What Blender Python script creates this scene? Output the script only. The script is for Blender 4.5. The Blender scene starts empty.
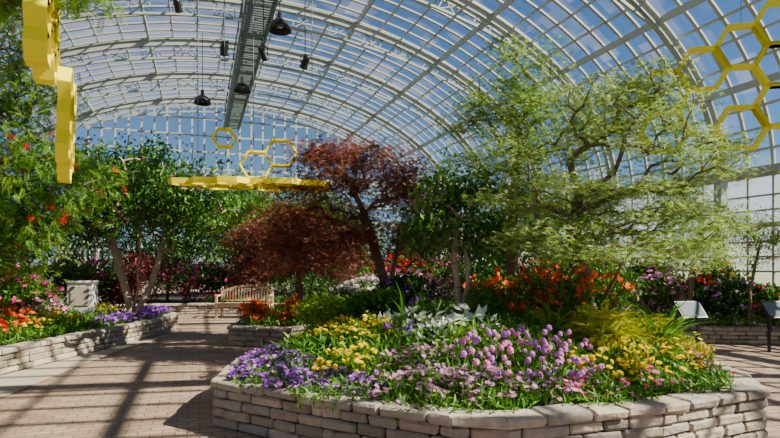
import bpy, math, random
import numpy as np
from mathutils import Vector, Matrix
rng=np.random.default_rng(7); random.seed(7)
TH=math.radians(19.4); CA,SA=math.cos(TH),math.sin(TH)
C0=1.63; HW=11.0; EV=3.8; RISE=6.3; S0=-6.0; S1=31.0
def lat(x,y): return CA*x+SA*y
def xlat(l,y): return (l-SA*y)/CA
def vault_z(x,y):
    u=(lat(x,y)-C0)/HW
    return EV+RISE*math.sqrt(max(0,1-u*u))
# ---------------------------------------------------------------- materials
def newmat(name):
    m=bpy.data.materials.new(name); m.use_nodes=True
    nt=m.node_tree; nt.nodes.clear()
    o=nt.nodes.new('ShaderNodeOutputMaterial'); return m,nt,o
def ramp(nt,cols,fac):
    r=nt.nodes.new('ShaderNodeValToRGB'); e=r.color_ramp.elements
    n=len(cols)
    while len(e)<n: e.new(0.5)
    for i,c in enumerate(cols):
        e[i].position=i/max(1,n-1)
        e[i].color=(c[0],c[1],c[2],1)
    nt.links.new(fac,r.inputs[0]); return r.outputs[0]
def island(nt):
    return nt.nodes.new('ShaderNodeNewGeometry').outputs['Random Per Island']
def leafmat(name,cols,trans=0.35,rough=0.45):
    m,nt,o=newmat(name)
    c=ramp(nt,cols,island(nt))
    p=nt.nodes.new('ShaderNodeBsdfPrincipled'); p.inputs['Roughness'].default_value=rough; p.inputs['Specular IOR Level'].default_value=.3
    t=nt.nodes.new('ShaderNodeBsdfTranslucent'); x=nt.nodes.new('ShaderNodeMixShader')
    x.inputs[0].default_value=trans
    nt.links.new(c,p.inputs['Base Color']); nt.links.new(c,t.inputs[0])
    nt.links.new(p.outputs[0],x.inputs[1]); nt.links.new(t.outputs[0],x.inputs[2]); nt.links.new(x.outputs[0],o.inputs[0])
    return m
def solid(name,col,rough=0.6,metal=0,noise=0.0,nscale=8,bump=0,isl=None):
    m,nt,o=newmat(name)
    p=nt.nodes.new('ShaderNodeBsdfPrincipled'); p.inputs['Roughness'].default_value=rough; p.inputs['Metallic'].default_value=metal
    p.inputs['Base Color'].default_value=(*col,1)
    base=None
    if isl: base=ramp(nt,isl,island(nt))
    tc=nt.nodes.new('ShaderNodeTexCoord'); n=nt.nodes.new('ShaderNodeTexNoise')
    n.inputs['Scale'].default_value=nscale; n.inputs['Detail'].default_value=6
    nt.links.new(tc.outputs['Object'],n.inputs['Vector'])
    if noise>0:
        mx=nt.nodes.new('ShaderNodeMix'); mx.data_type='RGBA'; mx.blend_type='MULTIPLY'; mx.inputs[0].default_value=1
        rr=ramp(nt,[(1-noise,)*3,(1+noise*0.4,)*3],n.outputs[0])
        if base: nt.links.new(base,mx.inputs[6])
        else: mx.inputs[6].default_value=(*col,1)
        nt.links.new(rr,mx.inputs[7]); nt.links.new(mx.outputs[2],p.inputs['Base Color'])
    elif base: nt.links.new(base,p.inputs['Base Color'])
    if bump>0:
        b=nt.nodes.new('ShaderNodeBump'); b.inputs['Strength'].default_value=bump; b.inputs['Distance'].default_value=0.03
        nt.links.new(n.outputs[0],b.inputs['Height']); nt.links.new(b.outputs[0],p.inputs['Normal'])
    nt.links.new(p.outputs[0],o.inputs[0]); return m
def glassmat(name,w0,w1):
    m,nt,o=newmat(name)
    tc=nt.nodes.new('ShaderNodeTexCoord'); sp=nt.nodes.new('ShaderNodeSeparateXYZ')
    nt.links.new(tc.outputs['Object'],sp.inputs[0])
    mr=nt.nodes.new('ShaderNodeMapRange'); mr.inputs[1].default_value=-6; mr.inputs[2].default_value=6
    mr.inputs[3].default_value=w0; mr.inputs[4].default_value=w1
    nt.links.new(sp.outputs[0],mr.inputs[0])
    n=nt.nodes.new('ShaderNodeTexNoise'); n.inputs['Scale'].default_value=0.5; n.inputs['Detail'].default_value=5
    nt.links.new(tc.outputs['Object'],n.inputs['Vector'])
    mm=nt.nodes.new('ShaderNodeMath'); mm.operation='MULTIPLY_ADD'; mm.inputs[1].default_value=0.4; mm.inputs[2].default_value=-0.22
    nt.links.new(n.outputs[0],mm.inputs[0])
    sn=nt.nodes.new('ShaderNodeVectorMath'); sn.operation='SNAP'; sn.inputs[1].default_value=(.9,.62,.7)
    nt.links.new(tc.outputs['Object'],sn.inputs[0])
    wn=nt.nodes.new('ShaderNodeTexWhiteNoise'); nt.links.new(sn.outputs[0],wn.inputs[0])
    m2=nt.nodes.new('ShaderNodeMath'); m2.operation='MULTIPLY_ADD'; m2.inputs[1].default_value=.12; m2.inputs[2].default_value=-.05
    nt.links.new(wn.outputs[0],m2.inputs[0])
    a0=nt.nodes.new('ShaderNodeMath'); a0.operation='ADD'; nt.links.new(mm.outputs[0],a0.inputs[0]); nt.links.new(m2.outputs[0],a0.inputs[1])
    ad=nt.nodes.new('ShaderNodeMath'); ad.operation='ADD'; ad.use_clamp=True
    nt.links.new(mr.outputs[0],ad.inputs[0]); nt.links.new(a0.outputs[0],ad.inputs[1])
    t=nt.nodes.new('ShaderNodeBsdfTransparent'); t.inputs[0].default_value=(0.56,0.79,1,1)
    d=nt.nodes.new('ShaderNodeBsdfTranslucent'); d.inputs[0].default_value=(0.42,0.5,0.58,1)
    x=nt.nodes.new('ShaderNodeMixShader'); nt.links.new(ad.outputs[0],x.inputs[0])
    nt.links.new(t.outputs[0],x.inputs[1]); nt.links.new(d.outputs[0],x.inputs[2])
    g=nt.nodes.new('ShaderNodeBsdfGlossy'); g.inputs['Roughness'].default_value=0.1
    y=nt.nodes.new('ShaderNodeMixShader'); y.inputs[0].default_value=0.03
    nt.links.new(x.outputs[0],y.inputs[1]); nt.links.new(g.outputs[0],y.inputs[2]); nt.links.new(y.outputs[0],o.inputs[0])
    return m
M={}
M['steel']=solid('painted_steel',(0.36,0.38,0.37),0.5,noise=0.15,nscale=3)
M['bar']=solid('glazing_bar_paint',(0.40,0.40,0.38),0.5)
M['darksteel']=solid('grey_steel',(0.12,0.15,0.18),0.5)
M['glass']=glassmat('roof_glass',0.24,0.0)
M['wglass']=glassmat('wall_glass',0.22,0.22)
M['stone']=solid('garden_stone',(0.5,0.45,0.4),0.9,noise=0.5,nscale=14,bump=0.8,isl=[(0.22,0.18,0.15),(0.40,0.33,0.26),(0.30,0.26,0.24),(0.52,0.43,0.34),(0.36,0.27,0.22)])
M['soil']=solid('mulch_soil',(0.045,0.03,0.02),0.95,noise=0.6,nscale=20,bump=0.9)
M['concrete']=solid('concrete',(0.40,0.33,0.27),0.85,noise=0.3,nscale=4,bump=0.1)
M['bark']=solid('bark',(0.20,0.13,0.085),0.9,noise=0.5,nscale=18,bump=0.6)
M['barkpale']=solid('pale_bark',(0.46,0.33,0.23),0.85,noise=0.4,nscale=18,bump=0.5)
M['wood']=solid('bench_wood',(0.55,0.38,0.25),0.6,noise=0.35,nscale=9)
M['yellow']=solid('yellow_paint',(0.98,0.82,0.0),0.5)
M['black']=solid('black_metal',(0.015,0.016,0.018),0.35,metal=0.3)
M['lampin']=solid('lamp_reflector',(0.5,0.52,0.55),0.3,metal=0.4)
M['white']=solid('white_paint',(0.75,0.75,0.73),0.5)
M['signgrey']=solid('sign_face',(0.14,0.18,0.20),0.8,noise=0.4,nscale=30)
M['grass']=solid('outside_grass',(0.10,0.17,0.05),0.9,noise=0.4,nscale=2)
G=lambda r,g,b:(r,g,b)
M['g_mid']=leafmat('leaf_mid_green',[G(.035,.12,.008),G(.08,.22,.015),G(.15,.32,.025)])
M['g_dark']=leafmat('leaf_dark_green',[G(.012,.05,.008),G(.03,.10,.012),G(.065,.17,.02)],0.25,0.35)
M['g_fern']=leafmat('leaf_fern_green',[G(.06,.18,.012),G(.12,.29,.02),G(.22,.40,.04)],0.45)
M['g_maple']=leafmat('leaf_maple_green',[G(.15,.26,.03),G(.30,.42,.07),G(.48,.56,.17),G(.22,.35,.05)],0.45)
M['g_pale']=leafmat('leaf_variegated_maple',[G(.30,.38,.12),G(.56,.60,.28),G(.76,.78,.48)],0.4)
M['g_yel']=leafmat('leaf_gold_green',[G(.26,.32,.01),G(.48,.50,.02),G(.68,.62,.04)],0.35)
M['g_lime']=leafmat('leaf_lime',[G(.14,.30,.02),G(.26,.44,.03),G(.38,.54,.06)],0.4)
M['r_maple']=leafmat('leaf_red_maple',[G(.16,.035,.025),G(.30,.07,.045),G(.40,.13,.07),G(.22,.09,.04),G(.15,.13,.03)],0.45)
M['r_dark']=leafmat('leaf_burgundy',[G(.11,.022,.026),G(.20,.042,.045),G(.28,.075,.06)],0.4)
M['silver']=leafmat('leaf_white_caladium',[G(.62,.68,.54),G(.82,.84,.76),G(.50,.62,.42)],0.3)
def pet(n,*c): M[n]=leafmat('petal_'+n,list(c),0.35,0.6)
pet('purple',G(.20,.015,.44),G(.32,.05,.62),G(.44,.12,.74))
pet('lav',G(.50,.12,.56),G(.64,.24,.68),G(.74,.38,.78))
pet('pink',G(.68,.16,.48),G(.82,.30,.60),G(.88,.50,.72))
pet('magenta',G(.50,.01,.18),G(.72,.03,.30),G(.82,.10,.42))
pet('yel',G(.94,.62,.0),G(.97,.78,.0),G(.98,.86,.05))
pet('orange',G(.88,.05,.01),G(.94,.13,.02),G(.96,.22,.05))
pet('red',G(.65,.005,.01),G(.80,.015,.015),G(.88,.06,.04))
pet('white',G(.80,.72,.76),G(.9,.84,.86),G(.82,.60,.72))
pet('core',G(.75,.45,.02),G(.85,.6,.05))
# ---------------------------------------------------------------- mesh builder
class MB:
    def __init__(s): s.V=[];s.n=0;s.F=[];s.mats=[]
    def slot(s,m):
        if m not in s.mats: s.mats.append(m)
        return s.mats.index(m)
    def add(s,v,faces,mat,smooth=False):
        v=np.asarray(v,float).reshape(-1,3); f=np.asarray(faces,np.int64)
        s.V.append(v); s.F.append((f+s.n,s.slot(mat),smooth)); s.n+=len(v)
    def scatter(s,t,P,R,S,mats):
        P=np.asarray(P,float); N=len(P)
        if N==0: return
        S=np.broadcast_to(np.asarray(S,float),(N,))
        v=np.einsum('nij,vj->nvi',R,t['v'])*S[:,None,None]+P[:,None,:]
        nv=len(t['v']); off=(np.arange(N)*nv)[:,None,None]
        for f,k in t['f']:
            ff=(f[None]+off).reshape(-1,f.shape[1])
            s.F.append((ff+s.n,s.slot(mats[k]),False))
        s.V.append(v.reshape(-1,3)); s.n+=N*nv
    def beams(s,A,B,w,h,mat,up=(0,0,1)):
        A=np.asarray(A,float).reshape(-1,3);B=np.asarray(B,float).reshape(-1,3)
        d=B-A; L=np.linalg.norm(d,axis=1,keepdims=True); d=d/np.maximum(L,1e-9)
        u=np.broadcast_to(np.asarray(up,float),d.shape)
        r=np.cross(d,u); n=np.linalg.norm(r,axis=1,keepdims=True)
        alt=np.cross(d,np.broadcast_to(np.array([1.,0.02,0]),d.shape))
        r=np.where(n<0.05,alt,r); r/=np.linalg.norm(r,axis=1,keepdims=True)
        q=np.cross(r,d)
        r=r*w/2;q=q*h/2
        v=np.stack([A-r-q,A+r-q,A+r+q,A-r+q,B-r-q,B+r-q,B+r+q,B-r+q],1)
        f=np.array([[0,3,2,1],[4,5,6,7],[0,1,5,4],[1,2,6,5],[2,3,7,6],[3,0,4,7]])
        ff=(f[None]+(np.arange(len(A))*8)[:,None,None]).reshape(-1,4)
        s.add(v,ff,mat)
    def tubes(s,A,B,ra,rb,mat,k=6):
        A=np.asarray(A,float).reshape(-1,3);B=np.asarray(B,float).reshape(-1,3)
        ra=np.broadcast_to(ra,(len(A),));rb=np.broadcast_to(rb,(len(A),))
        d=B-A; d=d/np.maximum(np.linalg.norm(d,axis=1,keepdims=True),1e-9)
        r=np.cross(d,np.array([0.93,0.31,0.17])); r/=np.maximum(np.linalg.norm(r,axis=1,keepdims=True),1e-6)
        q=np.cross(d,r); a=np.arange(k)*2*math.pi/k
        ring=r[:,None,:]*np.cos(a)[None,:,None]+q[:,None,:]*np.sin(a)[None,:,None]
        v=np.concatenate([A[:,None]+ring*ra[:,None,None],B[:,None]+ring*rb[:,None,None]],1)
        i=np.arange(k);j=(i+1)%k
        f=np.stack([i,j,j+k,i+k],1)
        ff=(f[None]+(np.arange(len(A))*2*k)[:,None,None]).reshape(-1,4)
        s.add(v,ff,mat,True)
    def lathe(s,prof,c,mat,k=20,M3=None):
        a=np.arange(k)*2*math.pi/k; v=[]
        for r,z in prof: v.append(np.stack([r*np.cos(a),r*np.sin(a),np.full(k,z)],1))
        v=np.concatenate(v)
        if M3 is not None: v=v@np.array(M3).T
        v=v+np.array(c); i=np.arange(k);j=(i+1)%k;F=[]
        for n in range(len(prof)-1): F.append(np.stack([i+n*k,j+n*k,j+(n+1)*k,i+(n+1)*k],1))
        s.add(v,np.concatenate(F),mat,True)
    def build(s,name,rotz=0.0,loc=None):
        V=np.concatenate(s.V)
        loc=np.array(loc if loc is not None else (0,0,0),float); V=V-loc
        me=bpy.data.meshes.new(name)
        me.vertices.add(len(V)); me.vertices.foreach_set('co',V.astype(np.float32).ravel())
        nl=sum(f.size for f,_,_ in s.F); npoly=sum(len(f) for f,_,_ in s.F)
        me.loops.add(nl); me.polygons.add(npoly)
        me.loops.foreach_set('vertex_index',np.concatenate([f.ravel() for f,_,_ in s.F]).astype(np.int32))
        tot=np.concatenate([np.full(len(f),f.shape[1]) for f,_,_ in s.F])
        st=np.concatenate([[0],np.cumsum(tot)[:-1]]).astype(np.int32)
        me.polygons.foreach_set('loop_start',st)
        me.polygons.foreach_set('material_index',np.concatenate([np.full(len(f),m) for f,m,_ in s.F]).astype(np.int32))
        me.polygons.foreach_set('use_smooth',np.concatenate([np.full(len(f),sm) for f,_,sm in s.F]))
        for m in s.mats: me.materials.append(M[m])
        me.update(calc_edges=True)
        ob=bpy.data.objects.new(name,me); bpy.context.scene.collection.objects.link(ob)
        ob.rotation_euler=(0,0,rotz); ob.location=loc
        return ob
def tm(v,*parts): return {'v':np.array(v,float),'f':[(np.array(f),k) for f,k in parts]}
def petals(n,L,w,lift=0.0,mid=0.55,z0=0.0,rot=0.0,V=None,F=None,curl=0.0):
    V=[] if V is None else V; F=[] if F is None else F
    for i in range(n):
        a=rot+i*2*math.pi/n; ca,sa=math.cos(a),math.sin(a); b=len(V)
        for (x,y,z) in [(0,0,z0),(w/2,L*mid,z0+lift*mid),(0,L,z0+lift-curl),(-w/2,L*mid,z0+lift*mid)]:
            V.append((x*ca-y*sa,x*sa+y*ca,z))
        F.append((b,b+1,b+2,b+3))
    return V,F
def withcore(V,F,r,z):
    b=len(V); V.append((0,0,z+r*0.5)); T=[]
    for i in range(6):
        a=i*math.pi/3; V.append((r*math.cos(a),r*math.sin(a),z))
    for i in range(6): T.append((b,b+1+i,b+1+(i+1)%6))
    return tm(V,(F,0),(T,1))
T={}
T['oval']=tm([(0,0,0),(-.24,.42,.07),(0,1,-.06),(.24,.42,.07),(0,.45,0)],([(0,4,2,1),(0,3,2,4)],0))
T['lance']=tm([(0,0,0),(-.11,.45,.04),(0,1,-.15),(.11,.45,.04),(0,.5,0)],([(0,4,2,1),(0,3,2,4)],0))
V=[];F=[]
for a,L in [(-105,.55),(-52,.85),(0,1),(52,.85),(105,.55)]:
    a=math.radians(a);ca,sa=math.cos(a),math.sin(a);b=len(V)
    for x,y,z in [(0,0,0),(.12*L,.45*L,.02),(0,L,-.1),(-.12*L,.45*L,.02)]: V.append((x*ca-y*sa,x*sa+y*ca,z))
    F.append((b,b+1,b+2,b+3))
T['palm']=tm(V,(F,0))
V=[];F=[]
for i in range(9):
    y=.1+i*.1; z=-.35*y*y
    for sgn in (-1,1):
        b=len(V); L=.26*(1-.5*abs(i-3.5)/5)
        V+= [(0,y,z),(sgn*L*.5,y+.07,z+.01),(sgn*L,y+.06,z-.05),(sgn*L*.5,y-.01,z)]
        F.append((b,b+1,b+2,b+3))
b=len(V);V+=[(-.012,0,0),(.012,0,0),(.004,1,-.35),(-.004,1,-.35)];F.append((b,b+1,b+2,b+3))
T['pinn']=tm(V,(F,0))
V=[];F=[]
for i in range(5):
    t=i/4; w=.05*(1-t*.95)+.002; V+=[(-w,.75*t*t,t-.25*t**3),(w,.75*t*t,t-.25*t**3)]
for i in range(4): F.append((2*i,2*i+1,2*i+3,2*i+2))
T['blade']=tm(V,(F,0))
V,F=petals(9,1,.36,.12); T['daisy']=withcore(V,F,.26,.06)
V,F=petals(5,1,1.05,.18,.62); T['pansy']=withcore(V,F,.18,.06)
V,F=petals(5,1,.75,.65,.6,curl=.1); T['trump']=withcore(V,F,.12,.06)
V,F=petals(9,1,.5,.1); V,F=petals(8,.8,.45,.4,rot=.3,V=V,F=F); V,F=petals(7,.55,.4,.6,rot=.1,V=V,F=F); T['pom']=withcore(V,F,.16,.4)
V=[];F=[]
for i in range(22):
    z=1-1.7*(i+.5)/22; a=i*2.4; r=math.sqrt(max(0,1-z*z)); o=np.array([r*math.cos(a),r*math.sin(a),z]); c=o*np.array([.36,.36,.5])+np.array([0,0,.5]); s=.19
    u=np.cross(o,[.1,.2,.97]); u/=max(1e-6,np.linalg.norm(u)); w=np.cross(o,u)
    for q in (0,1):
        d1=(u*math.cos(q*.78)+w*math.sin(q*.78))*s; d2=(-u*math.sin(q*.78)+w*math.cos(q*.78))*s
        b=len(V); V+=[tuple(c+d1+o*.03*q),tuple(c+d2+o*.03*q),tuple(c-d1),tuple(c-d2)]; F.append((b,b+1,b+2,b+3))
T['spike']=tm(V,(F,0),([(0,1,2)],1))
V=[];F=[]
for i in range(30):
    z=1-2*(i+.5)/30; a=i*2.4; r=math.sqrt(1-z*z); d=np.array([r*math.cos(a),r*math.sin(a),z]); u=np.cross(d,[.3,.5,.8]); u/=np.linalg.norm(u)
    b=len(V); V+=[(0,0,0),tuple(d*.8+u*.09),tuple(d),tuple(d*.8-u*.09)]; F.append((b,b+1,b+2,b+3))
T['puff']=tm(V,(F,0),([(0,1,2)],1))
def rots(n,tilt=0.5,yaw=None,bias=0.0):
    y=rng.uniform(0,2*math.pi,n) if yaw is None else yaw
    t=rng.normal(bias,tilt,n); r=rng.normal(0,tilt*.7,n)
    cy,sy,ct,st,cr,sr=np.cos(y),np.sin(y),np.cos(t),np.sin(t),np.cos(r),np.sin(r)
    z=np.zeros(n);o=np.ones(n)
    Rz=np.array([[cy,-sy,z],[sy,cy,z],[z,z,o]]).transpose(2,0,1)
    Rx=np.array([[o,z,z],[z,ct,-st],[z,st,ct]]).transpose(2,0,1)
    Ry=np.array([[cr,z,sr],[z,o,z],[-sr,z,cr]]).transpose(2,0,1)
    return Rz@Rx@Ry
# ---------------------------------------------------------------- trees
def tree(name,trunks,lobes,leaf,size,nper,cr,lm,bark='bark',tilt=.5,bias=-.2,flat=.6,rt=.006,pw=.5,flower=None,maxr=.12):
    mb=MB(); nodes=[];par=[]
    for tr in trunks:
        for i in range(len(tr)-1):
            a=np.array(tr[i],float);b=np.array(tr[i+1],float)
            for k in range(4):
                if i==0 and k==0: nodes.append(a);par.append(-1)
                t=(k+1)/4; nodes.append(a+(b-a)*t+rng.normal(0,.014,3)); par.append(len(nodes)-2)
    n0=len(nodes); low=[]
    for tr in trunks:
        cnt=(len(tr)-1)*4+1
        low+= [j<cnt*0.45 for j in range(cnt)]
    A=[]
    for (cx,cy,cz,rx,ry,rz,n) in lobes:
        d=rng.normal(size=(n,3)); d/=np.linalg.norm(d,axis=1,keepdims=True)
        r=rng.uniform(0,1,n)**(1/2.2)
        A.append(d*r[:,None]*np.array([rx,ry,rz])+np.array([cx,cy,cz]))
    A=np.concatenate(A)
    top=np.array(trunks[0][-1]); A=A[np.argsort(np.linalg.norm(A-top,axis=1))]
    tips=[]
    for p in A:
        N=np.array(nodes); d=p-N; dist=np.linalg.norm(d,axis=1)
        cost=dist+np.maximum(0,-d[:,2])*1.2
        for j in range(n0):
            if low[j]: cost[j]+=1.5
        j=int(np.argmin(cost)); q=N[j]; cur=j; L=dist[j]; st=max(2,int(L/.25)+1)
        for k in range(st):
            t=(k+1)/st; x=q+(p-q)*t; x[2]+=.12*L*math.sin(t*math.pi)
            if k<st-1: x=x+rng.normal(0,.035*L+.004,3)
            nodes.append(x); par.append(cur); cur=len(nodes)-1
        tips.append(cur)
    w=np.zeros(len(nodes))
    for t in tips: w[t]+=1
    for i in range(len(nodes)-1,-1,-1):
        if par[i]>=0: w[par[i]]+=w[i]
    R=np.minimum(rt*np.maximum(w,1)**pw,maxr); N=np.array(nodes)
    e=np.array([i for i in range(len(nodes)) if par[i]>=0]); pa=np.array(par)[e]
    mb.tubes(N[pa],N[e],R[pa],R[e],bark,7)
    tp=N[np.array(tips)]
    P=np.repeat(tp,nper,0); n=len(P)
    P=P+rng.normal(size=(n,3))*np.array([cr,cr,cr*flat])
    if isinstance(lm,str): lm=[lm]
    ch=rng.integers(0,len(lm),n)
    for k,m in enumerate(lm):
        s=ch==k; c=int(s.sum())
        mb.scatter(T[leaf],P[s],rots(c,tilt,bias=bias),size*rng.uniform(.65,1.2,c),[m])
    if flower:
        ft,fs,fn,fm=flower; q=tp[rng.integers(0,len(tp),fn)]+rng.normal(size=(fn,3))*cr*.9
        mb.scatter(T[ft],q,rots(fn,.6,bias=.3),fs*rng.uniform(.7,1.2,fn),[fm,'core' if ft!='puff' else fm])
    b=trunks[0][0]
    return mb.build(name,loc=b)
def ellpts(c,r,n):
    a=rng.uniform(0,2*math.pi,n); q=np.sqrt(rng.uniform(0,1,n))
    return c[0]+r[0]*q*np.cos(a), c[1]+r[1]*q*np.sin(a), q
def patch(name,zs,patches,h,leaf,ls,nl,lm,fl=None,fs=.03,nf=0,fm='yel',ft=.5,fz=.03,core='core',dome=.35,ltilt=.7,lbias=.4):
    mb=MB(); ph=rng.uniform(0,6,2)
    def H(x,y,q): return h*(1-dome*q*q)*(.8+.22*np.sin(16*x+ph[0])*np.sin(14*y+ph[1]))
    for (cx,cy,rx,ry) in patches:
        ar=math.pi*rx*ry; n=int(nl*ar)
        x,y,q=ellpts((cx,cy),(rx,ry),n); hh=H(x,y,q)
        z=np.array([zs(a,b) for a,b in zip(x,y)])
        P=np.stack([x,y,z+hh*rng.uniform(.05,1,n)**.6],1)
        mb.scatter(T[leaf],P,rots(n,ltilt,bias=lbias),ls*rng.uniform(.6,1.3,n),[lm])
        if fl:
            fms=fm if isinstance(fm,(list,tuple)) else [fm]
            for m_ in fms:
                n=int(nf*ar/len(fms)); x,y,q=ellpts((cx,cy),(rx,ry),n); hh=H(x,y,q)
                z=np.array([zs(a,b) for a,b in zip(x,y)])
                P=np.stack([x,y,z+hh+fz*rng.uniform(-1,1.6,n)],1)
                mb.scatter(T[fl],P,rots(n,ft),fs*rng.uniform(.7,1.25,n),[m_,core])
                mb.beams(P-np.array([0,0,h*.6]),P,.004,.004,'g_mid')
    c=patches[0]; return mb.build(name,loc=(c[0],c[1],zs(c[0],c[1])))
def bush(name,c,r,n,leaf,ls,lm,flower=None,stems=7,tilt=.8,zb=None):
    mb=MB(); zb=c[2]-r[2] if zb is None else zb
    lobes=[(np.zeros(3),1.0)]
    for k in range(7):
        d=rng.normal(size=3); d[2]=abs(d[2])*.7; d/=np.linalg.norm(d); lobes.append((d*.55,.55))
    def pts(n,shell=.5):
        k=rng.integers(0,8,n); d=rng.normal(size=(n,3)); d/=np.linalg.norm(d,axis=1,keepdims=True)
        rad=rng.uniform(shell,1,n)
        cc=np.array([l[0] for l in lobes])[k]; rr=np.array([l[1] for l in lobes])[k]*np.where(k==0,.8,1)
        p=(cc+d*(rr*rad)[:,None])*np.array(r)+np.array(c[:3]); p[:,2]=np.maximum(p[:,2],zb+.02); return p
    mb.scatter(T[leaf],pts(n),rots(n,tilt,bias=.1),ls*rng.uniform(.6,1.25,n),[lm])
    if flower:
        ft,fs,fn,fm=flower; mb.scatter(T[ft],pts(fn,.95),rots(fn,.8,bias=.2),fs*rng.uniform(.7,1.2,fn),[fm,'core'])
    A=[];B=[]
    for k in range(stems):
        a=rng.uniform(0,6.28); A.append((c[0]+.06*math.cos(a),c[1]+.06*math.sin(a),zb-.02)); B.append((c[0]+.6*r[0]*math.cos(a),c[1]+.6*r[1]*math.sin(a),c[2]+.3*r[2]))
    mb.tubes(A,B,.018,.008,'bark',5)
    return mb.build(name,loc=(c[0],c[1],zb))
# ---------------------------------------------------------------- shell
def arc(t,off): return C0+(HW-off)*math.cos(t), EV+(RISE-off)*math.sin(t)
NS=48; ts=np.linspace(0,math.pi,NS+1)
mb=MB(); v=[]
for t in ts:
    l,z=arc(t,0); v+=[(l,S0,z),(l,S1,z)]
mb.add(v,[(2*i,2*i+1,2*i+3,2*i+2) for i in range(NS)],'glass')
A=[];B=[]
for s in np.arange(S0,S1+.01,.62):
    for i in range(NS):
        a=arc(ts[i],.05);b=arc(ts[i+1],.05); A.append((a[0],s,a[1]));B.append((b[0],s,b[1]))
mb.beams(A,B,.05,.08,'bar',up=(0,1,0))
A=[];B=[];A2=[];B2=[]
tp=np.linspace(0,math.pi,41)
for i,t in enumerate(tp):
    if i%4==0: l,z=arc(t,.18); A2.append((l,S0,z));B2.append((l,S1,z))
    l,z=arc(t,.05); A.append((l,S0,z));B.append((l,S1,z))
mb.beams(A,B,.045,.06,'bar'); mb.beams(A2,B2,.07,.16,'steel')
mb.build('ceiling',TH)
ribs=[-4.76,-1.06,2.64,6.34,10.04,13.74,17.44,21.14,24.84,28.54]
for s in ribs:
    mb=MB()
    Q=lambda off:[(arc(t,off)[0],s,arc(t,off)[1]) for t in ts]
    w=Q(.30); mb.beams(w[:-1],w[1:],.20,.03,'steel',up=(0,1,0))
    for off in (.19,.41):
        q=Q(off); mb.beams(q[:-1],q[1:],.035,.15,'steel',up=(0,1,0))
    it=np.linspace(math.radians(36),math.radians(144),33)
    def io(t): return .42+.48*max(0,math.sin((t-it[0])/(it[-1]-it[0])*math.pi))**.6
    ic=[(arc(t,io(t))[0],s,arc(t,io(t))[1]) for t in it]
    mb.beams(ic[:-1],ic[1:],.07,.07,'steel',up=(0,1,0))
    A=[];B=[]
    for i in range(1,32):
        p=arc(it[i],.42); q=ic[i+1] if i%2 else ic[i-1]
        A.append((p[0],s,p[1]));B.append(ic[i]); A.append((p[0],s,p[1]));B.append(q)
    mb.beams(A,B,.03,.03,'steel')
    for l in (C0-HW+.28,C0+HW-.28):
        mb.beams([(l,s,0)],[(l,s,EV+.1)],.24,.20,'steel',up=(0,1,0))
        mb.beams([(l,s,0)],[(l,s,.08)],.4,.4,'darksteel',up=(0,1,0))
    mb.build('roof_truss',TH)
mb=MB(); zc=EV+RISE-1.15
for l in (-.4,.4):
    mb.beams([(C0+l,S0+.1,zc)],[(C0+l,S1-.1,zc)],.06,.14,'darksteel')
    mb.beams([(C0+l,S0+.1,zc+.7)],[(C0+l,S1-.1,zc+.7)],.04,.04,'darksteel')
    s=np.arange(S0+.3,S1,1.23); mb.beams([(C0+l,k,zc) for k in s],[(C0+l,k,zc+.7) for k in s],.04,.04,'darksteel')
s=np.arange(S0+.2,S1-.2,.16); mb.beams([(C0-.4,k,zc) for k in s],[(C0+.4,k,zc) for k in s],.09,.03,'darksteel')
mb.build('ridge_catwalk',TH)
def sidewall(name,l):
    mb=MB(); sg=1 if l>C0 else -1
    mb.beams([(l,S0,.35)],[(l,S1,.35)],.2,.7,'concrete')
    mb.add([(l,S0,.7),(l,S1,.7),(l,S1,EV),(l,S0,EV)],[(0,1,2,3)],'wglass')
    s=np.arange(S0,S1+.01,.62); mb.beams([(l-.04*sg,k,.7) for k in s],[(l-.04*sg,k,EV) for k in s],.05,.05,'bar')
    for z,w in ((.72,.1),(1.05,.04),(1.4,.04),(1.75,.04),(2.1,.04),(2.5,.12),(2.85,.04),(3.2,.04),(EV-.05,.22)): mb.beams([(l-.05*sg,S0,z)],[(l-.05*sg,S1,z)],.08,w,'steel')
    mb.build(name,TH)
sidewall('wall_right',C0+HW); sidewall('wall_left',C0-HW)
def gable(name,s,inw):
    mb=MB(); v=[(C0-HW,s,.7),(C0+HW,s,.7)]+[(arc(t,0)[0],s,arc(t,0)[1]) for t in ts]
    ctr=len(v); v.append((C0,s,EV)); F=[(ctr,2+i,3+i) for i in range(NS)]+[(ctr,0,1),(ctr,1,2),(ctr,2+NS,0)]
    mb.add(v,F,'wglass'); A=[];B=[]
    for l in np.arange(C0-HW+.3,C0+HW,.62):
        u=(l-C0)/HW; A.append((l,s+inw*.05,.6));B.append((l,s+inw*.05,EV+RISE*math.sqrt(1-u*u)))
    mb.beams(A,B,.09,.08,'bar'); A=[];B=[]
    for z in np.arange(1.3,EV+RISE-.2,.9):
        k=HW if z<EV else HW*math.sqrt(max(0,1-((z-EV)/RISE)**2)); A.append((C0-k,s+inw*.06,z));B.append((C0+k,s+inw*.06,z))
    mb.beams(A,B,.06,.08,'bar')
    mb.beams([(C0-HW,s+inw*.1,EV),(C0-HW*.9,s+inw*.1,6.3)],[(C0+HW,s+inw*.1,EV),(C0+HW*.9,s+inw*.1,6.3)],.12,.3,'steel')
    mb.beams([(C0-HW,s,.35)],[(C0+HW,s,.35)],.2,.7,'concrete')
    mb.build(name,TH)
gable('wall_back',S1,-1); gable('wall_front',S0,1)
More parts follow.
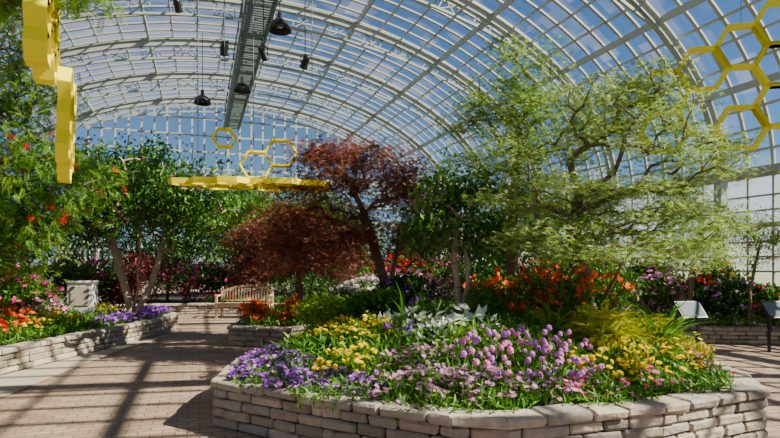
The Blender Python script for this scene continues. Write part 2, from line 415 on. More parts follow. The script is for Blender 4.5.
def pavermat():
    m,nt,o=newmat('brick_pavers')
    tc=nt.nodes.new('ShaderNodeTexCoord'); b=nt.nodes.new('ShaderNodeTexBrick')
    b.inputs['Scale'].default_value=1; b.inputs['Brick Width'].default_value=.22; b.inputs['Row Height'].default_value=.11; b.inputs['Mortar Size'].default_value=.006
    b.inputs['Color1'].default_value=(.26,.17,.12,1); b.inputs['Color2'].default_value=(.38,.27,.20,1); b.inputs['Mortar'].default_value=(.11,.08,.06,1)
    nt.links.new(tc.outputs['Object'],b.inputs['Vector'])
    n=nt.nodes.new('ShaderNodeTexNoise'); n.inputs['Scale'].default_value=1.3; n.inputs['Detail'].default_value=8; nt.links.new(tc.outputs['Object'],n.inputs['Vector'])
    mx=nt.nodes.new('ShaderNodeMix'); mx.data_type='RGBA'; mx.blend_type='MULTIPLY'; mx.inputs[0].default_value=1
    nt.links.new(b.outputs[0],mx.inputs[6]); nt.links.new(ramp(nt,[(.6,.6,.6),(1.2,1.2,1.2)],n.outputs[0]),mx.inputs[7])
    p=nt.nodes.new('ShaderNodeBsdfPrincipled'); p.inputs['Roughness'].default_value=.75
    nt.links.new(mx.outputs[2],p.inputs['Base Color'])
    bp=nt.nodes.new('ShaderNodeBump'); bp.inputs['Strength'].default_value=.4; bp.inputs['Distance'].default_value=.01; bp.invert=True
    nt.links.new(b.outputs['Fac'],bp.inputs['Height']); nt.links.new(bp.outputs[0],p.inputs['Normal'])
    nt.links.new(p.outputs[0],o.inputs[0]); return m
M['paver']=pavermat()
mb=MB(); mb.add([(C0-HW,S0,0),(C0+HW,S0,0),(C0+HW,S1,0),(C0-HW,S1,0)],[(0,1,2,3)],'paver'); mb.build('floor',TH)
mb=MB(); mb.add([(-90,-60,-.06),(90,-60,-.06),(90,140,-.06),(-90,140,-.06)],[(0,1,2,3)],'grass'); mb.build('ground_outside')
mb=MB(); Lw=[(-5.75,2.0),(-5.7,5),(-5.55,7),(-5.4,8.5),(-5.25,10),(-5.0,12),(-5.15,13.2),(-6,14.2),(-9,14.8)]
Li=[(-4.3,2.0),(-4.4,5),(-4.6,6.5),(-4.75,8),(-4.9,9.5),(-4.8,12)]
a=[(x,y,.012) for x,y in Lw[:6]];b=[(x,y,.012) for x,y in Li]
mb.add(a+b,[(i,i+1,i+7,i+6) for i in range(5)],'concrete'); mb.build('concrete_path_edge')
# ---------------------------------------------------------------- stone walls
import bmesh
bm=bmesh.new(); bmesh.ops.create_cube(bm,size=2); bmesh.ops.bevel(bm,geom=bm.edges[:]+bm.verts[:],offset=.1,segments=1,affect='EDGES')
bv=np.array([v.co[:] for v in bm.verts]); bq=np.array([[v.index for v in f.verts] for f in bm.faces if len(f.verts)==4]); bt=np.array([[v.index for v in f.verts] for f in bm.faces if len(f.verts)==3]).reshape(-1,3); bm.free()
def block(mb,c,d,yaw,b=.012,mat='stone',jit=.004):
    v=np.sign(bv)*(np.array(d)/2)[None]-np.where(np.abs(bv)<.95,np.sign(bv)*b,0)
    v=v+rng.normal(0,jit,v.shape); ca,sa=math.cos(yaw),math.sin(yaw)
    v=np.stack([v[:,0]*ca-v[:,1]*sa,v[:,0]*sa+v[:,1]*ca,v[:,2]],1)+np.array(c)
    n=mb.n; mb.V.append(v); k=mb.slot(mat); mb.F.append((bq+n,k,False)); 
    if len(bt): mb.F.append((bt+n,k,False))
    mb.n+=len(v)
def stonewall(mb,pts,closed,h,ch=.1,th=.22,cap=.085,capw=.27,bl=.3):
    n=len(pts); segs=[(pts[i],pts[(i+1)%n]) for i in range(n if closed else n-1)]
    nc=max(1,round((h-cap)/ch)); ch=(h-cap)/nc
    for (a,b) in segs:
        dx,dy=b[0]-a[0],b[1]-a[1]; L=math.hypot(dx,dy); ux,uy=dx/L,dy/L; nx,ny=-uy,ux; yaw=math.atan2(uy,ux)
        for k in range(nc+1):
            top=k==nc; H=cap if top else ch; z=k*ch+H/2; w=capw if top else th; p=0; first=True
            Lx=L+.02
            while p<Lx-.01:
                l=rng.uniform(.75,1.35)*(bl*1.1 if top else bl)
                if first and k%2: l*=.5
                first=False
                if Lx-p-l<.12: l=Lx-p
                off=(.0 if top else .03)+w/2+rng.uniform(-.009,.009)
                m=p+l/2-.01
                block(mb,(a[0]+ux*m+nx*off,a[1]+uy*m+ny*off,z),(l-.012,w,H-.008),yaw+rng.normal(0,.01),b=.018)
                p+=l
main=[(-1.75,5.25),(-0.6,4.55),(0.45,3.98),(0.85,3.9),(2.2,4.3),(3.42,4.85),(3.68,5.5),(3.9,7),(4.0,9),(3,10.8),(1,11.2),(-0.6,10.2),(-1.55,8.4),(-1.85,6.4)]
midb=[(-3.15,10.4),(-1.9,10.0),(-1.1,11.0),(-0.8,12.2),(0.5,13),(0.6,14.5),(-2.6,14.5),(-3.25,12.5)]
backl=[(-10,16.0),(-6,16.9),(-2.5,17.1),(2,16.6),(4.8,14.6),(5.3,12),(6.2,10.7),(9.1,10.35)]
def dpoly(x,y,P):
    m=9
    for i in range(len(P)):
        a=P[i];b=P[(i+1)%len(P)]; dx,dy=b[0]-a[0],b[1]-a[1]; t=max(0,min(1,((x-a[0])*dx+(y-a[1])*dy)/(dx*dx+dy*dy)))
        m=min(m,math.hypot(x-a[0]-t*dx,y-a[1]-t*dy))
    return m
def zmain(x,y): return .38+min(.4,max(0,dpoly(x,y,main)-.3)*.22)
def zmid(x,y): return .33
def zleft(x,y): return .30+min(.3,max(0,-5.6-x)*.1)
def zback(x,y): return .28
def soil(mb,P,zf,rings=7):
    P=np.array(P); c=P.mean(0); n=len(P); dense=[]
    for i in range(n):
        for k in range(4): dense.append(P[i]+(P[(i+1)%n]-P[i])*k/4)
    D=np.array(dense); N=len(D); v=[]
    for r in range(rings):
        s=.965*(1-r/rings)
        for d in D:
            q=c+(d-c)*s; v.append((q[0],q[1],zf(q[0],q[1])))
    v.append((c[0],c[1],zf(c[0],c[1]))); F=[]
    for r in range(rings-1):
        for i in range(N): F.append((r*N+i,r*N+(i+1)%N,(r+1)*N+(i+1)%N,(r+1)*N+i))
    mb.add(v,F,'soil',True)
    o=mb.n-len(v); mb.F.append((np.array([((rings-1)*N+i,(rings-1)*N+(i+1)%N,rings*N) for i in range(N)])+o,mb.slot('soil'),True))
for P,zf,h in ((main,zmain,.47),(midb,zmid,.39)):
    mb=MB(); stonewall(mb,P,True,h); soil(mb,P,zf); mb.build('raised_stone_planter')
mb=MB(); stonewall(mb,Lw,False,.38)
n=len(Lw); v=[(x-.1,min(y,14.7),.30) for x,y in Lw]+[(xlat(-9.1,min(y,14.7)),min(y,14.7),.7) for x,y in Lw]
mb.add(v,[(i,i+1,n+i+1,n+i) for i in range(n-1)],'soil'); mb.build('raised_stone_planter')
mb=MB(); stonewall(mb,backl,False,.34)
bb=[(-10,23),(-8,25),(-4,27),(2,27),(2.9,26),(5.0,20),(6.9,15),(7.7,12.6)]
n=len(backl); v=[(x,y+.12,.28) for x,y in backl]+[(x,y,.3) for x,y in bb]; mb.add(v,[(i,i+1,n+i+1,n+i) for i in range(n-1)],'soil'); mb.build('raised_stone_planter')
# ---------------------------------------------------------------- trees
tree('green_japanese_maple',[[(2.5,6.7,.6),(2.45,6.7,1.15),(2.3,6.75,1.9),(2.4,6.8,2.6)],[(2.5,6.72,.6),(2.65,6.65,1.2),(3.0,6.6,1.9)]],
  [(2.9,6.7,3.35,1.0,.9,.7,54),(3.2,6.3,2.3,1.15,.8,.55,54),(2.1,6.6,2.4,1.05,.7,.65,46),(2.6,6.0,1.75,.9,.5,.3,28),(3.2,6.8,3.85,.5,.5,.35,18),(3.7,6.6,1.8,.5,.5,.3,18),(3.7,6.5,2.9,.6,.5,.45,24),(1.6,6.3,1.95,.5,.4,.2,12)],
  'palm',.055,78,.135,['g_maple','g_pale','g_maple','g_lime'],flat=.3,tilt=.4)
tree('green_maple_tree',[[(1.9,8.3,.75),(1.85,8.3,1.6),(1.9,8.3,2.6),(2.0,8.3,3.8)]],
  [(1.95,8.2,4.25,.65,.6,.75,44),(1.6,8.0,3.0,.9,.7,.7,48),(2.9,8.3,3.7,1.0,.6,.6,42),(2.5,8.2,2.5,1.0,.6,.6,36),(1.35,8.1,3.8,.5,.4,.4,16)],
  'palm',.066,60,.17,['g_mid','g_maple','g_lime','g_maple'],flat=.4,tilt=.45)
tree('citrus_tree',[[(.93,7.1,.75),(.9,7.1,1.2),(.85,7.1,1.6),(.88,7.1,2.0)],[(.93,7.1,.75),(1.02,7.05,1.3),(1.0,7.1,1.9)]],
  [(.85,7.1,2.45,.5,.45,.38,36),(.55,7.0,2.05,.45,.4,.3,22),(1.2,7.05,1.95,.3,.3,.3,16)],
  'oval',.10,38,.13,['g_dark','g_mid','g_mid'],bark='barkpale',tilt=.7,bias=-.5,flat=.8,pw=.38,rt=.011,maxr=.045)
tree('red_japanese_maple',[[(-.05,9.2,.7),(-.1,9.2,1.3),(-.3,9.2,2.0),(-.5,9.2,2.6)],[(.0,9.2,.7),(.05,9.2,1.5),(.2,9.2,2.3)]],
  [(-.6,9.1,2.95,1.1,.9,.6,60),(.35,9.1,2.65,.7,.7,.7,46),(-1.35,9.0,2.4,.8,.7,.6,48),(-.7,9.0,3.4,.9,.5,.35,30),(.5,9.0,1.95,.55,.5,.4,24),(-.6,8.9,2.0,.8,.5,.35,28),(-1.8,9.0,1.8,.45,.5,.35,20)],
  'palm',.075,52,.18,['r_maple','r_maple','r_dark'],flat=.45)
tree('burgundy_japanese_maple',[[(-1.9,11.6,.33),(-1.9,11.6,.9),(-2.0,11.6,1.6),(-2.1,11.5,2.1)],[(-1.9,11.6,.33),(-1.6,11.6,1.4)]],
  [(-2.3,11.4,2.25,.95,.8,.5,50),(-1.3,11.3,1.8,.9,.7,.6,56),(-2.8,11.3,1.6,.65,.6,.55,36)],
  'palm',.09,56,.2,['r_dark','r_maple'],flat=.45)
tree('multi_trunk_garden_tree',[[(-5.75,12.0,.36),(-5.9,12.0,1.2),(-6.2,12,2.2)],[(-5.7,12.0,.36),(-5.3,12,1.1),(-5.0,12,2.2)],[(-5.75,12.05,.36),(-5.65,12.1,1.3),(-5.6,12.1,2.3)]],
  [(-6.2,12,3.0,1.2,1.0,.8,60),(-5.0,12,2.9,1.2,.9,.9,60),(-4.0,11.9,3.0,.95,.8,.8,42),(-5.3,12,3.8,1.0,.8,.5,30),(-6.9,11.8,2.3,.9,.7,.6,40),(-4.4,12,2.0,.6,.5,.3,16),(-6.8,12,3.7,.8,.7,.6,26)],
  'oval',.12,46,.22,['g_mid','g_dark','g_mid'],bark='barkpale',flat=.7,tilt=.7,flower=('daisy',.05,70,'magenta'),pw=.42,rt=.01)
tree('powderpuff_tree',[[(-6.7,8.6,.42),(-6.6,8.6,1.4),(-6.3,8.4,2.6),(-6.0,8.2,3.8)],[(-6.75,8.6,.42),(-7.1,8.7,2.0),(-7.2,8.6,3.4)]],
  [(-6.2,8.3,4.9,.9,.9,1.0,60),(-5.4,8.1,3.2,.75,.8,.7,52),(-6.2,8.3,2.5,1.0,.9,.7,66),(-6.8,8.3,3.6,1.0,.9,.9,60),(-5.3,8.3,2.4,.65,.7,.5,40),(-4.75,8.3,2.8,.4,.4,.5,16),(-6.0,8.3,1.7,.8,.6,.35,30),(-5.5,8.2,4.2,.5,.6,.4,20)],
  'pinn',.21,15,.17,['g_fern','g_mid','g_lime'],flat=.8,tilt=.5,bias=-.4,flower=('puff',.065,150,'red'))
tree('overhanging_tree',[[(-6.3,6.2,.4),(-6.2,6.2,2.0),(-5.7,6.0,3.6),(-5.3,5.9,4.6)]],
  [(-4.6,5.9,4.75,.9,.7,.3,44),(-3.7,6.0,4.62,.55,.5,.16,18),(-5.0,6.0,4.0,.6,.5,.35,26),(-5.3,6,3.2,.4,.5,.4,16)],
  'pinn',.2,14,.14,['g_fern','g_lime'],flat=.5,tilt=.4,bias=-.4)
for x,y,h,m in [(-4.6,17.8,3.2,['g_mid','g_lime']),(-7.6,18.4,3.6,['g_dark','g_mid']),(-2.2,19.0,3.0,['g_mid','g_fern']),(-6.0,21.5,4.2,['g_dark','g_mid']),(-3.6,22.0,3.9,['g_mid','g_dark']),(-9.2,19.5,4.4,['g_mid'])]:
    tree('background_garden_tree',[[(x,y,.28),(x+.05,y,1.4),(x+.1,y,h-.4)]],[(x,y,h,1.3,1.1,1.0,56),(x+1.0,y,h-.5,1.0,.9,.8,36),(x-.9,y,h-.6,.9,.9,.8,32)],'oval',.15,46,.26,m,pw=.45,maxr=.1)
tree('slender_garden_tree',[[(6.4,11.6,.3),(6.5,11.6,1.6),(6.7,11.6,2.4)]],[(6.2,11.6,2.8,1.0,.9,.5,44),(7.2,11.4,2.4,.8,.8,.5,34)],'lance',.10,56,.22,['g_maple','g_mid'],flat=.4)
tree('slender_garden_tree',[[(7.2,10.9,.3),(7.3,10.9,1.3),(7.5,10.9,2.0)]],[(7.6,10.8,2.0,.6,.6,.5,30)],'lance',.10,55,.2,['g_mid','g_lime'],flat=.5,flower=('puff',.06,20,'magenta'))
tree('slender_garden_tree',[[(3.6,15.2,.3),(3.6,15.2,1.6),(3.6,15.2,2.6)]],[(3.5,15.2,2.9,1.4,1,.8,60),(1.6,15.6,2.4,1.2,.8,.8,50)],'oval',.12,50,.24,['g_mid','g_dark'],flat=.5)
# ---------------------------------------------------------------- background shrubs
def shr(name,x,y,rx,rz,lm,zb,n=2600,leaf='oval',ls=.12,fl=None,ry=None):
    bush(name,(x,y,zb+rz*.85),(rx,ry or rx*.8,rz),n,leaf,ls,lm,fl,zb=zb)
for x,y,rx,rz,lm,fl in [(-9.5,18,1.4,1.3,'g_dark',None),(-8,17.8,1.2,1.0,'r_dark',None),(-6.6,18,1.1,.85,'g_mid',('pansy',.07,300,'magenta')),(-5.4,17.9,1.0,.7,'g_dark',('pansy',.06,130,'magenta')),
   (-3.9,18.2,1.1,.9,'g_mid',None),(-2.6,18,1.1,1.1,'g_dark',None),(-1.2,18.1,1.1,1.0,'g_mid',None),(.3,17.8,1.1,.9,'g_dark',('trump',.08,260,'red')),(1.8,17.7,1.1,1.0,'g_mid',('pansy',.07,240,'magenta')),(3.4,17,1.2,1.0,'g_dark',None),
   (5.0,15.8,1.0,.9,'g_mid',None),(5.9,14.2,1.0,.9,'g_dark',('pansy',.06,160,'lav')),(6.1,12.6,1.0,.7,'g_mid',('pansy',.06,420,'pink')),(6.7,13.2,.9,.85,'g_dark',None),(7.3,12.0,.7,.75,'g_mid',('trump',.08,90,'red')),(7.1,11.3,.7,.55,'g_dark',('pansy',.05,160,'lav')),(7.9,11.1,.6,.5,'g_mid',('trump',.08,70,'red'))]:
    shr('flowering_shrub' if fl else 'evergreen_shrub',x,y,rx,rz,lm,.28,fl=fl)
for x,y in [(-9,21),(-6.5,22.5),(-4,23),(-1.5,22.5),(1,22),(3.0,20.5),(4.3,18.8),(5.3,17.0)]:
    shr('evergreen_shrub',x,y,1.6,1.6,'g_dark',.28,n=3200,ls=.16)
for x,y,rx,rz,lm,fl in [(-8.2,11.5,1.2,1.2,'g_dark',None),(-8.3,9.4,1.0,1.2,'g_mid',None),(-7.4,12.8,1.0,.8,'g_mid',('pansy',.06,160,'magenta')),(-7.2,10.6,.8,.6,'g_mid',('pansy',.055,200,'magenta')),(-7.4,8.0,.8,.7,'g_mid',None),(-9.0,13,1.2,1.5,'g_dark',None),(-6.7,13.4,.7,.6,'r_dark',None)]:
    shr('flowering_shrub' if fl else 'evergreen_shrub',x,y,rx,rz,lm,.4,fl=fl)
for x,y,rx,rz,lm,fl,zb in [(-.6,11.6,.8,.5,'g_mid',('pansy',.055,620,'white'),.33),(.4,10.2,.6,.45,'g_mid',('pansy',.055,380,'pink'),.6),(1.6,10.2,.8,.6,'g_dark',None,.6),(2.8,9.7,.8,.65,'g_dark',('trump',.06,90,'red'),.6),
    (-.7,9.5,.55,.38,'g_mid',('pansy',.05,420,'white'),.45),(.2,8.6,.6,.4,'g_dark',('pansy',.04,110,'purple'),.7),(3.3,8.3,.6,.55,'g_mid',None,.6),(-.9,7.9,.5,.3,'g_lime',None,.6),(-1.9,13.2,.9,.6,'g_dark',None,.33),(-.3,13.6,.8,.7,'g_mid',('pansy',.06,200,'magenta'),.33),(-.2,7.6,.4,.28,'g_mid',None,.75)]:
    shr('flowering_shrub' if fl else 'evergreen_shrub',x,y,rx,rz,lm,zb,n=2200,ls=.085,fl=fl)
for x,y,r in [(-2.65,10.75,.33),(-1.95,10.7,.36)]:
    shr('orange_azalea_bush',x,y,r,.3,'g_mid',.33,n=700,ls=.06,fl=('trump',.06,130,'orange'))
for x,y,r,n in [(1.35,7.5,.34,22),(1.85,7.2,.42,46),(2.3,7.5,.4,34),(2.2,6.5,.28,20),(2.9,7.3,.35,24),(1.2,6.8,.26,12),(1.7,7.9,.35,26)]:
    shr('orange_azalea_bush',x,y,r,.42,'g_mid',.72,n=650,ls=.08,fl=('trump',.08,n,'orange'))
# ---------------------------------------------------------------- main bed flowers
patch('green_groundcover',zmain,[(-.7,6.3,.9,1.1),(.6,5.7,1.2,.9),(2.2,5.7,1.2,.9),(1.2,8,1.6,1.6),(-.7,7.9,.7,1.0)],.24,'lance',.12,600,'g_mid')
patch('front_foliage_mass',zmain,[(-1.1,5.3,.45,.4),(-.3,4.8,.6,.4),(.6,4.45,.65,.38),(1.6,4.6,.65,.33),(2.6,5.05,.6,.38),(3.1,5.9,.4,.65)],.22,'lance',.085,1700,'g_mid')
patch('purple_pansies',zmain,[(-1.2,5.45,.42,.4),(-.75,5.0,.4,.26),(-1.45,6.2,.25,.5),(-.3,4.75,.3,.17)],.2,'oval',.05,800,'g_mid','pansy',.025,900,['purple','purple','purple','lav'])
patch('yellow_marigolds',zmain,[(-.42,5.2,.32,.27),(-.3,6.1,.4,.3),(-.65,6.7,.35,.35),(-.95,7.6,.3,.3)],.36,'lance',.09,1300,'g_fern','pom',.034,210,'yel')
patch('lavender_daisies',zmain,[(.25,4.65,.5,.32),(.75,4.5,.45,.28),(.3,5.2,.45,.28),(1.2,4.5,.4,.2)],.26,'lance',.08,1300,'g_mid','daisy',.028,400,['lav','lav','pink'])
patch('pink_stock_flowers',zmain,[(1.1,5.05,.55,.4),(1.55,4.8,.35,.28),(1.5,5.4,.5,.3)],.26,'lance',.09,1200,'g_mid','spike',.062,105,['pink','lav','lav'],ft=.3,fz=.09)
patch('yellow_marigolds',zmain,[(2.05,4.95,.32,.26),(2.65,5.3,.36,.3),(3.05,5.9,.3,.35),(2.3,5.4,.28,.25),(1.75,5.0,.15,.2)],.32,'lance',.09,1300,'g_fern','pom',.034,250,'yel')
patch('pink_verbena',zmain,[(3.1,5.35,.26,.26),(2.4,4.85,.3,.16),(3.3,6.0,.2,.3),(1.7,4.55,.4,.14)],.24,'oval',.06,1100,'g_mid','daisy',.026,460,['pink','magenta'])
patch('white_caladiums',zmain,[(.65,6.1,.6,.32),(.1,6.4,.3,.25)],.34,'oval',.15,260,'silver',ltilt=.5)
patch('purple_iris',zmain,[(.35,7.9,.3,.25),(.1,5.9,.2,.2)],.42,'blade',.4,90,'g_mid','trump',.045,60,'purple',ltilt=.3,lbias=0)
patch('yellow_daisies',zmain,[(3.2,7.0,.4,.4),(3.5,6.3,.15,.4)],.42,'oval',.07,1300,'g_yel','daisy',.04,180,'yel')
patch('lime_foliage_plants',zmain,[(-1.0,7.0,.4,.4),(1.0,5.65,.6,.2)],.3,'lance',.12,900,'g_lime')
def cypress(name,x,y,zb,r,n=900):
    mb=MB(); a=rng.uniform(0,6.28,n); q=rng.uniform(0,1,n); el=rng.uniform(.1,1.5,n)
    P=np.stack([x+r*q*np.cos(a)*np.cos(el)*.8,y+r*q*np.sin(a)*np.cos(el)*.8,zb+.05+r*q*np.sin(el)*.8],1)
    mb.scatter(T['pinn'],P,rots(n,.35,yaw=a-math.pi/2,bias=.25),.2*rng.uniform(.6,1.2,n),['g_yel'])
    mb.tubes([(x,y,zb-.03)],[(x,y,zb+r*.6)],.03,.01,'bark'); return mb.build(name,loc=(x,y,zb))
cypress('golden_cypress_shrub',2.35,5.95,zmain(2.35,5.95),.5); cypress('golden_cypress_shrub',2.85,6.2,zmain(2.85,6.2),.5,700); cypress('golden_cypress_shrub',3.1,6.7,zmain(3.1,6.7),.55,700)
def spiky(name,x,y,zb,L,n,m):
    mb=MB(); P=np.stack([x+rng.normal(0,.04,n),y+rng.normal(0,.04,n),np.full(n,zb-.02)],1)
    mb.scatter(T['blade'],P,rots(n,.15,bias=-.1),L*rng.uniform(.6,1.1,n),[m]); return mb.build(name,loc=(x,y,zb))
spiky('flax_lily_plant',3.05,6.15,zmain(3.05,6.15),.85,90,'g_mid'); spiky('flax_lily_plant',-.15,5.5,zmain(-.15,5.5),.45,60,'g_fern'); spiky('flax_lily_plant',1.9,6.3,zmain(1.9,6.3),.6,60,'g_lime')
patch('purple_pansies',zleft,[(-5.5,12.1,.35,.6),(-5.65,11.0,.3,.5),(-5.75,13.1,.45,.4)],.26,'oval',.06,800,'g_mid','pansy',.033,460,'purple')
patch('yellow_marigolds',zleft,[(-6.2,10.0,.45,.5),(-5.95,9.0,.2,.5),(-6.3,11.8,.4,.4)],.36,'lance',.1,900,'g_fern','pom',.042,100,'yel')
patch('red_snapdragons',zleft,[(-6.3,9.0,.4,.5),(-7.0,9.6,.4,.4),(-6.1,8.2,.3,.3)],.5,'lance',.1,700,'g_mid','pom',.055,100,['red','orange'])
patch('front_foliage_mass',zleft,[(-6.1,8.6,.5,1.4),(-5.85,10.4,.4,1.1),(-6.8,11.4,.8,1.2)],.24,'lance',.12,700,'g_mid')
patch('pink_azalea_flowers',zleft,[(-6.6,10.4,.35,.5)],.55,'oval',.07,900,'g_mid','pansy',.045,180,'pink')
patch('front_foliage_mass',zmid,[(-2.3,10.8,.75,.5),(-1.6,11.8,.7,.7),(-2.4,13.2,.7,1.0)],.25,'lance',.11,700,'g_mid')
patch('yellow_marigolds',zmid,[(-1.5,11.3,.3,.25),(-2.8,11.8,.3,.4)],.3,'lance',.08,700,'g_fern','pom',.045,120,'yel')
patch('front_foliage_mass',zback,[(7.0,10.95,1.0,.4),(5.9,11.8,.5,.8),(-4,17.4,2.0,.3),(0,17.2,1.8,.3)],.3,'lance',.12,500,'g_mid')
patch('red_snapdragons',zback,[(-5.4,17.3,.5,.2),(-2.9,17.4,.3,.2),(7.8,11.1,.3,.2)],.4,'lance',.1,400,'g_mid','pom',.06,120,'red')
# ---------------------------------------------------------------- bench
mb=MB(); bx,by=-4.25,15.8; W=1.5
def bb_(a,b,w,h,up=(0,0,1)): mb.beams([(bx+a[0],by+a[1],a[2])],[(bx+b[0],by+b[1],b[2])],w,h,'wood',up)
for sx in (-W/2,W/2):
    bb_((sx,-.25,0),(sx,-.25,.64),.06,.06,(0,1,0)); bb_((sx,.25,0),(sx,.30,.78),.06,.06,(0,1,0)); bb_((sx,-.3,.65),(sx,.3,.66),.07,.035); bb_((sx,-.25,.36),(sx,.25,.36),.05,.07)
    bb_((sx,-.25,.12),(sx,.25,.12),.04,.04)
for i in range(6): bb_((-W/2,-.25+i*.09,.44-.004*i),(W/2,-.25+i*.09,.44-.004*i),.075,.025)
bb_((-W/2,-.25,.38),(W/2,-.25,.38),.04,.08); bb_((-W/2,.25,.38),(W/2,.25,.38),.04,.08); bb_((-W/2,.265,.5),(W/2,.265,.5),.04,.05)
xs=np.linspace(-W/2,W/2,15); zt=[.74+.19*math.cos(x/(W/2)*math.pi/2) for x in xs]
for i in range(14): bb_((xs[i],.3,zt[i]),(xs[i+1],.3,zt[i+1]),.045,.07)
for x in np.linspace(-W/2+.07,W/2-.07,17): bb_((x,.265,.48),(x,.30,.74+.19*math.cos(x/(W/2)*math.pi/2)),.035,.018,(0,1,0))
mb.build('garden_bench',loc=(bx,by,0))
# ---------------------------------------------------------------- honeycomb sculptures
def hexcells(mb,cells,R,dep,th,Mx):
    for (i,j) in cells:
        cx=R*1.5*i; cy=R*math.sqrt(3)*(j+.5*(i%2)); v=[]
        for zz in (-dep/2,dep/2):
            for rr in (R+th/2,R-th/2):
                for k in range(6):
                    a=k*math.pi/3; v.append((cx+rr*math.cos(a),cy+rr*math.sin(a),zz))
        v=[tuple(Mx@Vector(p)) for p in v]; F=[]
        for k in range(6):
            n=(k+1)%6
            F+=[(k,n,12+n,12+k),(6+n,6+k,18+k,18+n),(k,6+k,6+n,n),(12+k,12+n,18+n,18+k)]
        mb.add(v,F,'yellow')
def wires(mb,pts):
    for x,y,z in pts: mb.tubes([(x,y,z)],[(x,y,vault_z(x,y)-.4)],.006,.006,'darksteel',5)
RX=lambda a:Matrix.Rotation(math.radians(a),4,'X');RY=lambda a:Matrix.Rotation(math.radians(a),4,'Y');RZ=lambda a:Matrix.Rotation(math.radians(a),4,'Z');TT=lambda *p:Matrix.Translation(p)
mb=MB(); Mx=TT(5.85,9.0,5.2)@RZ(-12)@RX(90)
hexcells(mb,[(0,0),(1,0),(-1,-1),(1,-2),(0,-2),(-2,-1),(1,-1),(-2,-2),(2,0),(2,-1)],.39,.16,.075,Mx)
wires(mb,[(5.85,9.0,5.5),(6.5,8.87,5.8)]); mb.build('yellow_honeycomb_sculpture',loc=(5.9,9,5.25))
mb=MB(); Mx=TT(-3.4,9.0,2.95)@RZ(4)@RY(1)@RX(3)
hexcells(mb,[(i,j) for i in range(0,6) for j in (-1,0,1) if not (i==0 and j!=0)],.28,.09,.04,Mx)
hexcells(mb,[(0,0),(1,0)],.27,.08,.035,TT(-2.25,9.1,3.25)@RZ(10)@RX(75)); hexcells(mb,[(0,0)],.2,.08,.03,TT(-2.85,9.3,3.75)@RZ(20)@RX(70))
wires(mb,[(-3.2,9,3),(-1.3,9,3),(-2.3,9.1,3.4),(-2.85,9.3,3.9)]); mb.build('yellow_honeycomb_sculpture',loc=(-3.35,9,2.93))
mb=MB(); Mx=TT(-3.80,5.95,4.1)@RZ(116)@RX(90)
hexcells(mb,[(i,j) for i in (-2,-1,0,1) for j in (-1,0,1,2)],.19,.20,.03,Mx)
Mx=TT(-3.66,6.1,3.02)@RZ(117)@RX(92)
hexcells(mb,[(i,j) for i in (-1,0,1) for j in (-1,0,1)],.19,.12,.03,Mx)
wires(mb,[(-3.8,5.95,4.9),(-3.66,6.1,4.6)]); mb.build('yellow_honeycomb_sculpture',loc=(-3.62,5.9,3.9))
# ---------------------------------------------------------------- lamps
def lamp(x,y,z,r):
    mb=MB()
    mb.lathe([(.0,.95*r*1.7),(.18*r,1.6*r),(.2*r,1.1*r),(.3*r,1.0*r),(.75*r,.7*r),(.98*r,.2*r),(r,0),(.95*r,.0),(.7*r,.6*r),(.2*r,.9*r),(0,.92*r)],(x,y,z),'black')
    mb.lathe([(0,.2*r),(.25*r,.3*r),(.28*r,.6*r),(0,.85*r)],(x,y,z),'lampin',12)
    mb.tubes([(x,y,z+1.55*r)],[(x,y,vault_z(x,y)-.35)],.014,.014,'black'); mb.build('pendant_lamp',loc=(x,y,z))
lamp(-2.75,13.5,7.4,.29); lamp(-4.65,17,7.0,.28); lamp(-6.6,19,7.2,.3)
def spot(x,y,z,yaw):
    mb=MB(); R=(RZ(yaw)@RX(40)).to_3x3()
    mb.lathe([(0,.2),(.075,.19),(.09,.1),(.1,-.12),(.115,-.15),(.09,-.14),(0,-.08)],(x,y,z),'black',14,R)
    mb.tubes([(x-.11,y,z),(x+.11,y,z),(x-.11,y,z+.2)],[(x-.11,y,z+.2),(x+.11,y,z+.2),(x+.11,y,z+.2)],.013,.013,'black')
    mb.tubes([(x,y,z+.2)],[(x,y,vault_z(x,y)-.35)],.012,.012,'black'); mb.build('spotlight_fixture',loc=(x,y,z))
spot(-4.3,14,7.15,20); spot(-3.4,14.5,7.2,-30); spot(-2.2,14,6.8,40); spot(-5.7,14.5,8.5,0)
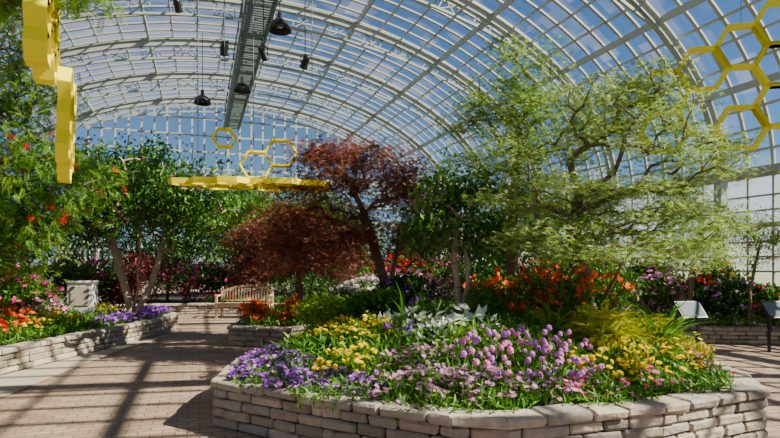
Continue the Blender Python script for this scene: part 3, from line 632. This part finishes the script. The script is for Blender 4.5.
# ---------------------------------------------------------------- signs, plinth, door
def sign(x,y,zb,yaw,w=.5):
    mb=MB(); ca,sa=math.cos(yaw),math.sin(yaw)
    for o in (-w*.3,w*.3): mb.beams([(x+o*ca,y+o*sa,zb)],[(x+o*ca,y+o*sa,zb+.72)],.04,.04,'black')
    R=np.array((Matrix.Rotation(yaw,4,'Z')@RX(50)).to_3x3())
    for d,c,m in (((w,.36,.03),(0,0,0),'black'),((w-.05,.31,.01),(0,0,.02),'signgrey')):
        v=np.sign(bv)*(np.array(d)/2)+np.array(c); v=v@R.T+np.array((x,y,zb+.76)); n=mb.n; mb.V.append(v); kk=mb.slot(m); mb.F.append((bq+n,kk,False)); mb.n+=len(v)
        if len(bt): mb.F.append((bt+n,kk,False))
    mb.build('information_sign',loc=(x,y,zb))
sign(5.4,9.7,0,.2,.5); sign(6.95,9.7,0,.1,.5)
mb=MB(); block(mb,(-6.6,11.6,.82),(.5,.35,.72),.2,mat='white',jit=0); block(mb,(-6.6,11.6,1.2),(.56,.41,.04),.2,mat='white',jit=0); block(mb,(-6.56,11.415,.9),(.36,.01,.4),.2,b=.002,mat='concrete',jit=0); mb.build('white_display_plinth',loc=(-6.6,11.6,.46))
mb=MB(); tx,ty=-9.7,16.9
for x in (-.55,0,.55): mb.beams([(tx+x,ty,.0)],[(tx+x,ty,2.5)],.08,.06,'white')
for z in (.1,.5,.9,1.3,1.7,2.1,2.5): mb.beams([(tx-.55,ty,z)],[(tx+.55,ty,z)],.05,.05,'white')
for x in np.linspace(-.45,.45,7): mb.beams([(tx+x,ty,.1)],[(tx+x,ty,2.5)],.025,.025,'white')
mb.build('door_1',loc=(tx,ty,0))
# ---------------------------------------------------------------- light, world, camera
w=bpy.data.worlds.new('sky'); bpy.context.scene.world=w; w.use_nodes=True; nt=w.node_tree
bg=nt.nodes['Background']; sk=nt.nodes.new('ShaderNodeTexSky'); sk.sky_type='NISHITA'; sk.sun_disc=False
sk.sun_elevation=math.radians(42); sk.sun_rotation=math.radians(100); sk.air_density=1.0; sk.dust_density=.1; sk.ozone_density=4.0
nt.links.new(sk.outputs[0],bg.inputs[0]); bg.inputs[1].default_value=.125
L=bpy.data.lights.new('sun','SUN'); L.energy=28; L.angle=math.radians(.5); L.color=(1,.68,.42)
so=bpy.data.objects.new('sun',L); bpy.context.scene.collection.objects.link(so)
d=Vector((.80,-.16,.70)); so.rotation_euler=d.to_track_quat('Z','Y').to_euler(); so.location=(20,-10,30)
cam=bpy.data.cameras.new('camera'); co=bpy.data.objects.new('camera',cam); bpy.context.scene.collection.objects.link(co)
cam.sensor_width=36; cam.lens=540/780*36; cam.shift_y=44/780; cam.clip_end=400
co.location=(0,0,1.6); co.rotation_euler=(math.radians(90),0,0); bpy.context.scene.camera=co
